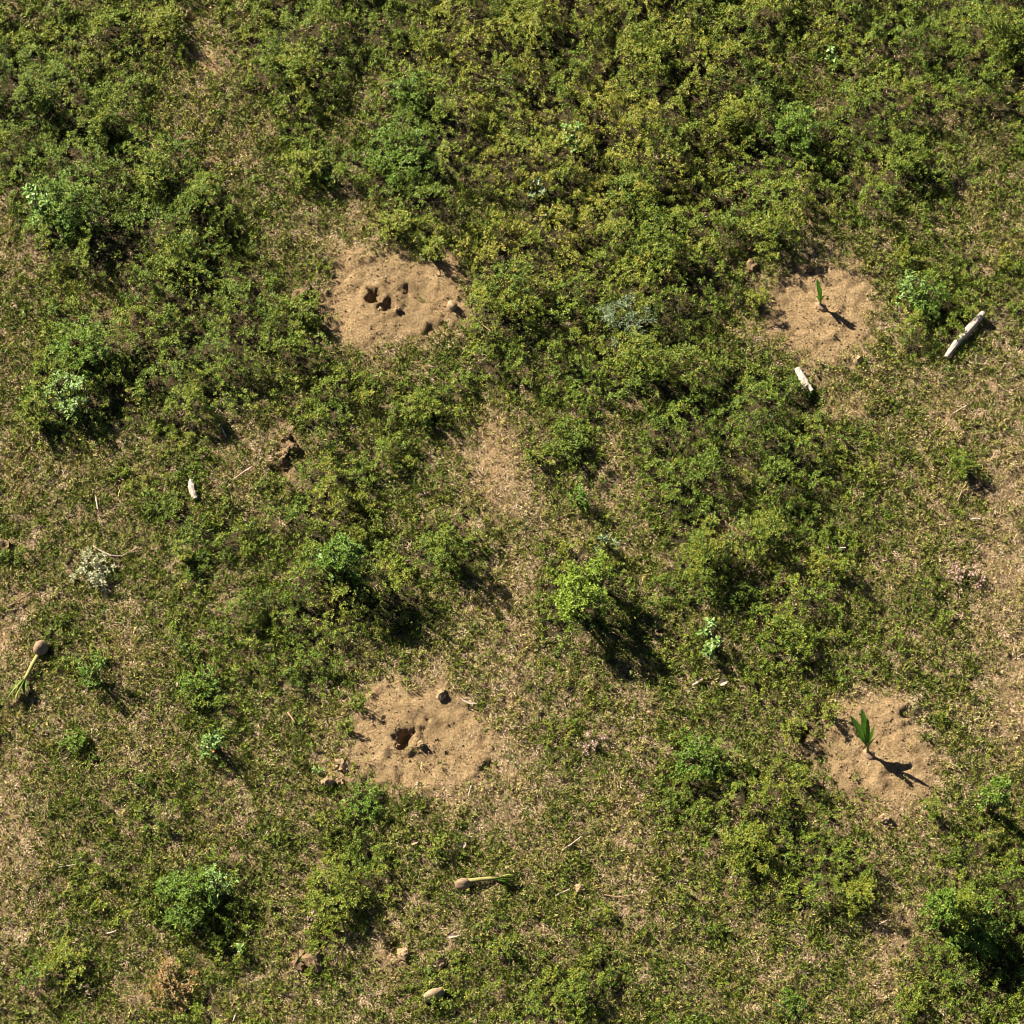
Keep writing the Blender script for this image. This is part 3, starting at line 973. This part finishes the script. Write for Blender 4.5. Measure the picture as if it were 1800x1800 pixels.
# ------------------------------------------------------------------ palm seedlings
def palm_leaf(base, tip, width, t, mat='palm', sag=.06, up=(-.25, .8, .5)):
    base = Vector(base)
    tip = Vector(tip)
    pts = []
    wd = []
    for k in range(8):
        u = k / 7
        p_ = base.lerp(tip, u)
        p_.z += sag * math.sin(math.pi * u)
        pts.append(p_)
        wd.append(width * (.16 + .84 * math.sin(math.pi * min(1, u * .92 + .06)) ** .8) * (1 if u < .99 else .12))
    V, F = blade(pts, wd, Vector(up), .18)
    return mesh_obj('leaf', V, F, M[mat], t)


def on_ground(px, py):
    p = at(px, py)
    for _ in range(3):
        p = at(px, py, hz(p.x, p.y))
    return p


def tip_for(px, py, bp, z):
    """where a tip at height z above the base stands, seen at this place in the photograph"""
    q = at(px, py, bp.z + z)
    return (q.x - bp.x, q.y - bp.y, z)


b0 = on_ground(1525, 1326)
t = thing('palm_seedling', 'planted palm seedling with a fan of pointed leaves in the lower-right planting circle', 'palm seedling', b0, group='planted palm seedlings')
V, F = tube_mesh([(0, 0, -.05), (-.005, .02, .08), (-.01, .05, .2), (-.02, .07, .3)], [.026, .024, .02, .012], 7)
mesh_obj('stem', V, F, M['sheath'], t)
for (lx, ly, lz, wd) in ((1515, 1246, .94, .095), (1494, 1257, .86, .09), (1539, 1270, .52, .09), (1547, 1289, .40, .08), (1505, 1293, .43, .05), (1525, 1262, .80, .06)):
    palm_leaf((-.01, .045, .16), tip_for(lx, ly, b0, lz), wd, t)
b1 = on_ground(1441, 538)
t = thing('palm_seedling', 'small planted palm seedling with one upright leaf in the upper-right planting circle', 'palm seedling', b1, group='planted palm seedlings')
V, F = tube_mesh([(0, 0, -.05), (0, .01, .08), (0, .02, .2)], [.022, .02, .012], 7)
mesh_obj('stem', V, F, M['sheath'], t)
for (lx, ly, lz, wd) in ((1436, 490, .57, .062), (1443, 505, .50, .04), (1452, 519, .40, .06), (1433, 521, .34, .05)):
    palm_leaf((0, .015, .12), tip_for(lx, ly, b1, lz), wd, t)


# coconuts: a three-ribbed husk, pointed at one end
def nut_mesh(a_, b_, seed, nu=16, nv=10):
    R = random.Random(seed)
    V = []
    F = []
    for j in range(nv + 1):
        u = j / nv
        yy = -math.cos(math.pi * u)
        rr = math.sin(math.pi * u) ** .85
        rr *= (1 - .22 * max(0, yy) ** 2)
        for i in range(nu):
            th = 2 * math.pi * i / nu
            k = rr * (1 + .13 * math.cos(3 * th + .4)) * (1 + .05 * math.cos(9 * th + seed)) * (1 + .13 * (R.random() - .5)) * (1 + .12 * math.cos(th + seed) * u)
            V.append((b_ * k * math.cos(th), a_ * yy, b_ * k * math.sin(th)))
    for j in range(nv):
        for i in range(nu):
            i2 = (i + 1) % nu
            F.append((j * nu + i, j * nu + i2, (j + 1) * nu + i2, (j + 1) * nu + i))
    return V, F


def nut(px, py, a_, b_, rz, label, mat, sink=.0, tilt=0):
    p = on_ground(px, py)
    t = thing('coconut', label, 'coconut', (p.x, p.y, p.z + b_ * (1 - sink)), rz)
    V, F = nut_mesh(a_, b_, int(px))
    o = mesh_obj('husk', V, F, M[mat], t, smooth=True)
    o.rotation_euler = (tilt, 0, 0)
    V, F = tube_mesh([(0, -a_ * 1.0, 0), (0, -a_ * 1.06, .004)], [b_ * .32, b_ * .26], 7, .3, int(py))
    e = mesh_obj('stalk_end', V, F, M['husk_dark'], t)
    e.rotation_euler = (tilt, 0, 0)
    return t


nut(763, 1751, .165, .082, math.radians(-66), 'smooth tan coconut lying at the bottom edge left of centre', 'husk')
nut(795, 539, .085, .07, math.radians(30), 'half-buried pale coconut on the right rim of the upper-left circle', 'husk', .4)


for sp, rr_ in ((b0, .10), (b1, .09)):
    par = [o for o in COL.objects if o.name.startswith('palm_seedling') and (o.location - sp).length < .01][0]
    V, F = nut_mesh(rr_ * 1.2, rr_, 17)
    hk = mesh_obj('husk', V, F, M['husk_dark'], par)
    hk.location = (.02, -.01, -.045)
    hk.rotation_euler = (.3, .2, .8)

# uprooted seedlings lying on the ground
def uprooted(label, nutp, a_, b_, stem_pts, leaf_list, roots, mat='husk_dark', rz=0):
    p = on_ground(*nutp)
    base = Vector((p.x, p.y, p.z))
    t = thing('uprooted_seedling', label, 'palm seedling', base, group='uprooted palm seedlings lying on the turf')

    def loc(px, py, z):
        q = at(px, py, base.z + z)
        return (q.x - base.x, q.y - base.y, z)
    V, F = nut_mesh(a_, b_, 5)
    o = mesh_obj('husk', V, F, M[mat], t, smooth=True)
    o.location = (0, 0, b_ * .9)
    o.rotation_euler = (0, 0, rz)
    pts = [loc(*q) for q in stem_pts]
    V, F = tube_mesh(pts, [.030, .032, .028, .020][:len(pts)], 8, .12)
    mesh_obj('stem', V, F, M['sheath'], t, smooth=True)
    for (s, e, wd, mt) in leaf_list:
        palm_leaf(loc(*s), loc(*e), wd, t, mt, sag=.07)
    if roots:
        V, F = join([tube_mesh([loc(*q) for q in rr], [.012, .009, .005][:len(rr)], 5) for rr in roots])
        mesh_obj('root', V, F, M['brownwood'], t)
    return t


uprooted('uprooted seedling with brown nut and short green leaves pointing right, at the bottom centre', (814, 1556), .12, .08,
         [(822, 1548, .10), (842, 1546, .08), (862, 1544, .07), (878, 1544, .07)],
         [((872, 1545, .08), (912, 1547, .07), .07, 'palm'), ((872, 1544, .08), (908, 1538, .12), .05, 'palm_old'),
          ((872, 1546, .07), (910, 1556, .05), .07, 'palm'), ((874, 1545, .09), (900, 1560, .06), .06, 'palm'), ((868, 1542, .07), (916, 1513, .10), .022, 'palm_old')],
         [[(808, 1556, .05), (798, 1550, .03), (793, 1540, .03)], [(806, 1550, .06), (797, 1535, .05), (794, 1500, .05)], [(808, 1560, .03), (795, 1562, .02)]],
         rz=math.radians(-80))
uprooted('uprooted seedling with round grey nut and long stem towards the left edge', (72, 1143), .12, .10,
         [(66, 1152, .12), (57, 1168, .10), (48, 1186, .10), (42, 1196, .10)],
         [((44, 1192, .10), (6, 1240, .08), .055, 'palm_old'), ((44, 1192, .10), (24, 1238, .12), .06, 'palm_old'), ((44, 1192, .10), (12, 1222, .16), .05, 'palm'),
          ((44, 1194, .09), (44, 1232, .06), .07, 'palm'), ((44, 1194, .09), (30, 1226, .05), .06, 'palm')],
         [], rz=math.radians(-30))


# ------------------------------------------------------------------ dead wood
def log_piece(name, label, pts_px, rads, mat, cat, lift=None, sides=10, jit=.18, ends=False, group=None, flat=1.0):
    P_ = []
    for i, (a_, b_) in enumerate(pts_px):
        q = on_ground(a_, b_)
        P_.append(Vector((q.x, q.y, q.z + rads[i] * .8 * flat + (lift[i] if lift else .012))))
    base = sum(P_, Vector()) / len(P_)
    pts = [q - base for q in P_]
    fine = []
    fr = []
    for i in range(len(pts) - 1):
        m_ = 4 if len(pts) < 4 else 2
        for k_ in range(m_):
            u = k_ / m_
            fine.append(pts[i].lerp(pts[i + 1], u))
            fr.append(rads[i] * (1 - u) + rads[i + 1] * u)
    fine.append(pts[-1])
    fr.append(rads[-1])
    sid = int(pts_px[0][0])
    V, F = tube_mesh(fine, fr, sides, jit, sid)
    if flat != 1.0:
        V = [(v[0], v[1], v[2] * flat) for v in V]
    if not ends:
        o = mesh_obj(name, V, F, M[mat])
        o.location = base
        return tag(o, label, cat, group)
    t = thing(name, label, cat, base, group=group)
    mesh_obj('trunk', V, F, M[mat], t)
    for (i, s) in ((0, 1), (-1, -1)):
        e = fine[i]
        d = (fine[0] - fine[1]).normalized() * s if i == 0 else (fine[-1] - fine[-2]).normalized()
        Ve, Fe = tube_mesh([e, e + d * .006], [fr[i] * .92, fr[i] * .8], sides, .25, 9)
        mesh_obj('broken_end', Ve, Fe, M['graywood'], t)
    kn = fine[len(fine) // 2]
    Ve, Fe = tube_mesh([kn + Vector((0, 0, fr[0] * .6)), kn + Vector((.01, .03, fr[0] * 1.25))], [.022, .012], 6, .3, 3)
    mesh_obj('branch_stub', Ve, Fe, M['graywood'], t)
    return t


log_piece('log', 'long bleached log lying right of the upper-right planting circle', [(1662, 632), (1680, 608), (1704, 582), (1727, 557)],
          [.036, .050, .054, .044], 'bleached', 'log', [.05, .06, .07, .09], 12, .28, True)
log_piece('wood_piece', 'flat bleached piece of split wood below the upper-right planting circle', [(1401, 652), (1411, 671), (1425, 693)],
          [.046, .058, .054], 'bleached', 'wood piece', [.06, .06, .06], 9, .3, flat=.7)
log_piece('wood_piece', 'short bent white piece of wood on the turf at the left', [(337, 848), (338, 864), (344, 881)], [.036, .05, .042], 'bleached', 'wood piece', [.05, .06, .05], 8, .3)
TW = [
    ('stick', 'thin whitish stick standing in straw above the bent white wood', [(387, 748), (392, 759), (398, 772)], .014, 'bleached'),
    ('stick', 'straight brown stick in the straw right of the bent white wood', [(444, 823), (428, 834), (410, 848)], .013, 'graywood'),
    ('stick', 'short pale stick standing left of the bent white wood', [(169, 876), (171, 888), (173, 900)], .013, 'bleached'),
    ('twig', 'long curved twig running right from the wilted cream weed', [(164, 962), (178, 972), (196, 981), (214, 980), (243, 965)], .012, 'graywood'),
    ('twig', 'grey twig on straw below the bleached log', [(1698, 716), (1685, 724), (1670, 734)], .012, 'graywood'),
    ('twig', 'forked brown twig in straw at the right under the low weed', [(1702, 847), (1692, 862), (1682, 886)], .014, 'brownwood'),
    ('twig', 'upper of two reddish twigs at the upper right', [(1656, 284), (1651, 292), (1646, 300)], .012, 'graywood'),
    ('twig', 'lower of two reddish twigs at the upper right', [(1645, 305), (1653, 305), (1662, 305)], .014, 'graywood'),
    ('twig', 'brown twig reaching in from the left edge above the sandy corner', [(14, 1070), (35, 1058), (56, 1045)], .014, 'brownwood'),
    ('twig', 'long thin pale twig on turf at the lower left', [(102, 1527), (126, 1524), (150, 1519)], .009, 'bleached'),
    ('twig', 'thin twig on turf right of the uprooted lower seedling', [(988, 1497), (1004, 1487), (1022, 1474)], .012, 'graywood'),
    ('twig', 'short grey twig beside a clod right of the uprooted lower seedling', [(976, 1577), (990, 1571), (1002, 1566)], .012, 'graywood'),
    ('twig', 'dark twig in grass at the bottom right of the uprooted lower seedling', [(1062, 1575), (1085, 1580), (1110, 1577)], .010, 'brownwood'),
    ('twig', 'pale twig on the right edge of the lower-left circle top', [(814, 1234), (826, 1240), (838, 1241)], .012, 'bleached'),
    ('twig', 'thin upright twig below the lower-left planting circle', [(829, 1382), (826, 1392), (823, 1404)], .010, 'graywood'),
    ('stick', 'reddish stick in turf left of the lower-left planting circle', [(506, 1255), (513, 1264), (519, 1274)], .015, 'brownwood'),
    ('twig', 'long thin shaded twig right of the half-buried coconut', [(832, 560), (850, 576), (868, 592)], .010, 'brownwood'),
    ('twig', 'short pale twig in dry turf below the tall left bush', [(190, 1643), (197, 1642), (205, 1640)], .013, 'bleached'),
    ('twig', 'slender twig in the bottom-left turf at the lower edge', [(420, 1775), (414, 1788), (410, 1799)], .010, 'graywood'),
    ('twig', 'slim brown twig in straw right of the fresh twig, far right', [(1706, 975), (1714, 970), (1722, 962)], .010, 'graywood'),
    ('stick', 'short pale stick in the straw near the right edge', [(1706, 916), (1714, 915), (1722, 917)], .014, 'bleached'),
    ('stick', 'tiny pale stick in the grass left of the pinkish dead weed', [(1470, 967), (1478, 967), (1486, 967)], .014, 'bleached'),
    ('stick', 'pale brown stick in turf above the lower uprooted nut', [(1545, 1627), (1552, 1624), (1560, 1620)], .012, 'graywood'),
]
for nm, lb, pp, r_, mt in TW:
    n_ = len(pp)
    log_piece(nm, lb, pp, [r_ * (1.1 - .45 * i / (n_ - 1)) for i in range(n_)], mt, nm, [.045 + .02 * ((i * 7) % 3) for i in range(n_)], 6, .25,
              group='sticks and twigs lying on the turf')


# chips of bark, dry leaf
def chip(px, py, L, W, rz, label, mat, name='dry_leaf', cat='dry leaf'):
    p = on_ground(px, py)
    V, F = blade([(-L / 2, 0, 0), (-L / 4, 0, .012), (0, .004, .018), (L / 4, 0, .012), (L / 2, .006, .004)], [W * .3, W * .9, W, W * .75, W * .15], fold=.5)
    V2 = V + [(v[0], v[1], v[2] - .005) for v in V]
    n_ = len(V)
    F2 = F + [tuple(i + n_ for i in f[::-1]) for f in F]
    o = mesh_obj(name, V2, F2, M[mat])
    o.location = (p.x, p.y, p.z + .06)
    o.rotation_euler = (.15, -.1, rz)
    return tag(o, label, cat)


chip(1271, 1203, .13, .085, .4, 'whitish dry leaf below the pale broad-leaved weeds', 'tape')
chip(1226, 1200, .20, .06, .5, 'brown strip of bark left of the whitish dry leaf', 'graywood', 'bark_strip', 'bark')
chip(815, 1488, .09, .07, 1.1, 'small white dry leaf above the uprooted lower seedling', 'tape')
chip(797, 1648, .16, .05, .1, 'pale flat strip of bark above the lone tan coconut', 'tape', 'bark_strip', 'bark')
chip(310, 1206, .13, .06, 1.3, 'white dry leaf on the left of the green bush, lower left', 'tape')
chip(729, 1484, .10, .06, .2, 'orange-brown dry leaf left of the small white leaf', 'husk')
chip(377, 1322, .08, .06, .3, 'orange dead leaf at the foot of the upright light green weed', 'rind')
chip(957, 383, .09, .06, 1.0, 'pale pinkish dry leaf in olive cover at the top centre', 'tape')
chip(1772, 183, .08, .06, .6, 'yellow dead leaf near the top right edge', 'palm_old')


# clods
def clod(px, py, r, label, seed, sink=.7):
    r *= 1.05
    R = np.random.default_rng(seed)
    p = on_ground(px, py)
    nu, nv = 12, 7
    V = []
    F = []
    off = R.uniform(0, 50)
    for j in range(nv + 1):
        for i in range(nu):
            th = 2 * math.pi * i / nu
            u = math.pi * j / nv
            d = np.array([math.sin(u) * math.cos(th), math.sin(u) * math.sin(th), math.cos(u)])
            k_ = 1 + .9 * (float(vnoise(d[0] * 1.0 + off, d[1] + d[2] * .7, .45, 5)) - .5) + .3 * (R.random() - .5) * (0 < j < nv)
            V.append(tuple(d * r * k_ * (1.15, .95, .8)))
    for j in range(nv):
        for i in range(nu):
            i2 = (i + 1) % nu
            F.append((j * nu + i, (j + 1) * nu + i, (j + 1) * nu + i2, j * nu + i2))
    o = mesh_obj('soil_clod', V, F, M['clod_dark' if ('hollow' in label or 'near the bottom left' in label or 'shade' in label or 'dark' in label) else 'clod'])  # clod labelled in shade takes the dark colour, so its shade is painted
    o.location = (p.x, p.y, p.z + r * .32)
    o.rotation_euler = (0, 0, R.uniform(0, 6))
    return tag(o, label, 'soil clod', 'clods of dug soil')


CL = [(525, 1690, .10, 'left clod of the big pair of clods in turf near the bottom left'), (552, 1692, .13, 'right and biggest clod of the pair near the bottom left'),
      (772, 1692, .085, 'rounded clod above the lone tan coconut'), (708, 1678, .08, 'clod left of the rounded clod above the tan coconut'),
      (688, 1684, .06, 'small clod at the left end of the clods above the tan coconut'), (510, 790, .10, 'clod at the top of the dug dark hollow, left of centre'),
      (497, 805, .08, 'clod in the middle of the dug dark hollow, left of centre'), (503, 772, .06, 'small orange clod on the rim of the dug dark hollow'),
      (598, 1347, .085, 'larger clod left of the lower-left planting circle'), (578, 1375, .08, 'lower clod beside the tiny pale plant'),
      (598, 1374, .06, 'small clod next to the lower clod by the tiny pale plant'), (776, 1222, .07, 'clod on the upper part of the lower-left circle'),
      (1420, 474, .055, 'dark-edged clod at the top of the upper-right circle'), 
      
      (1554, 1440, .06, 'clod below the lower-right circle'), (668, 545, .045, 'clod beside the pits in the upper-left circle'),
      (700, 543, .045, 'right clod beside the pits in the upper-left circle'), (740, 1310, .05, 'clod lying right of the pit in the lower-left circle'),
      (528, 520, .10, 'clod in shade on the left rim of the upper-left circle'), (1020, 1563, .07, 'clod in turf at the end of the short grey twig'),
      (5, 965, .10, 'dark clod at the left edge'), (336, 24, .10, 'brown clod at the top edge above the small bare spot'),
      (1322, 470, .09, 'clod left of the upper-right circle under the dark bush'), (1505, 632, .08, 'clod at the bottom rim of the upper-right circle')]
for i, (px, py, r_, lb) in enumerate(CL):
    clod(px, py, r_, lb, 900 + i)
print('instances', NCOV, NT, NS)
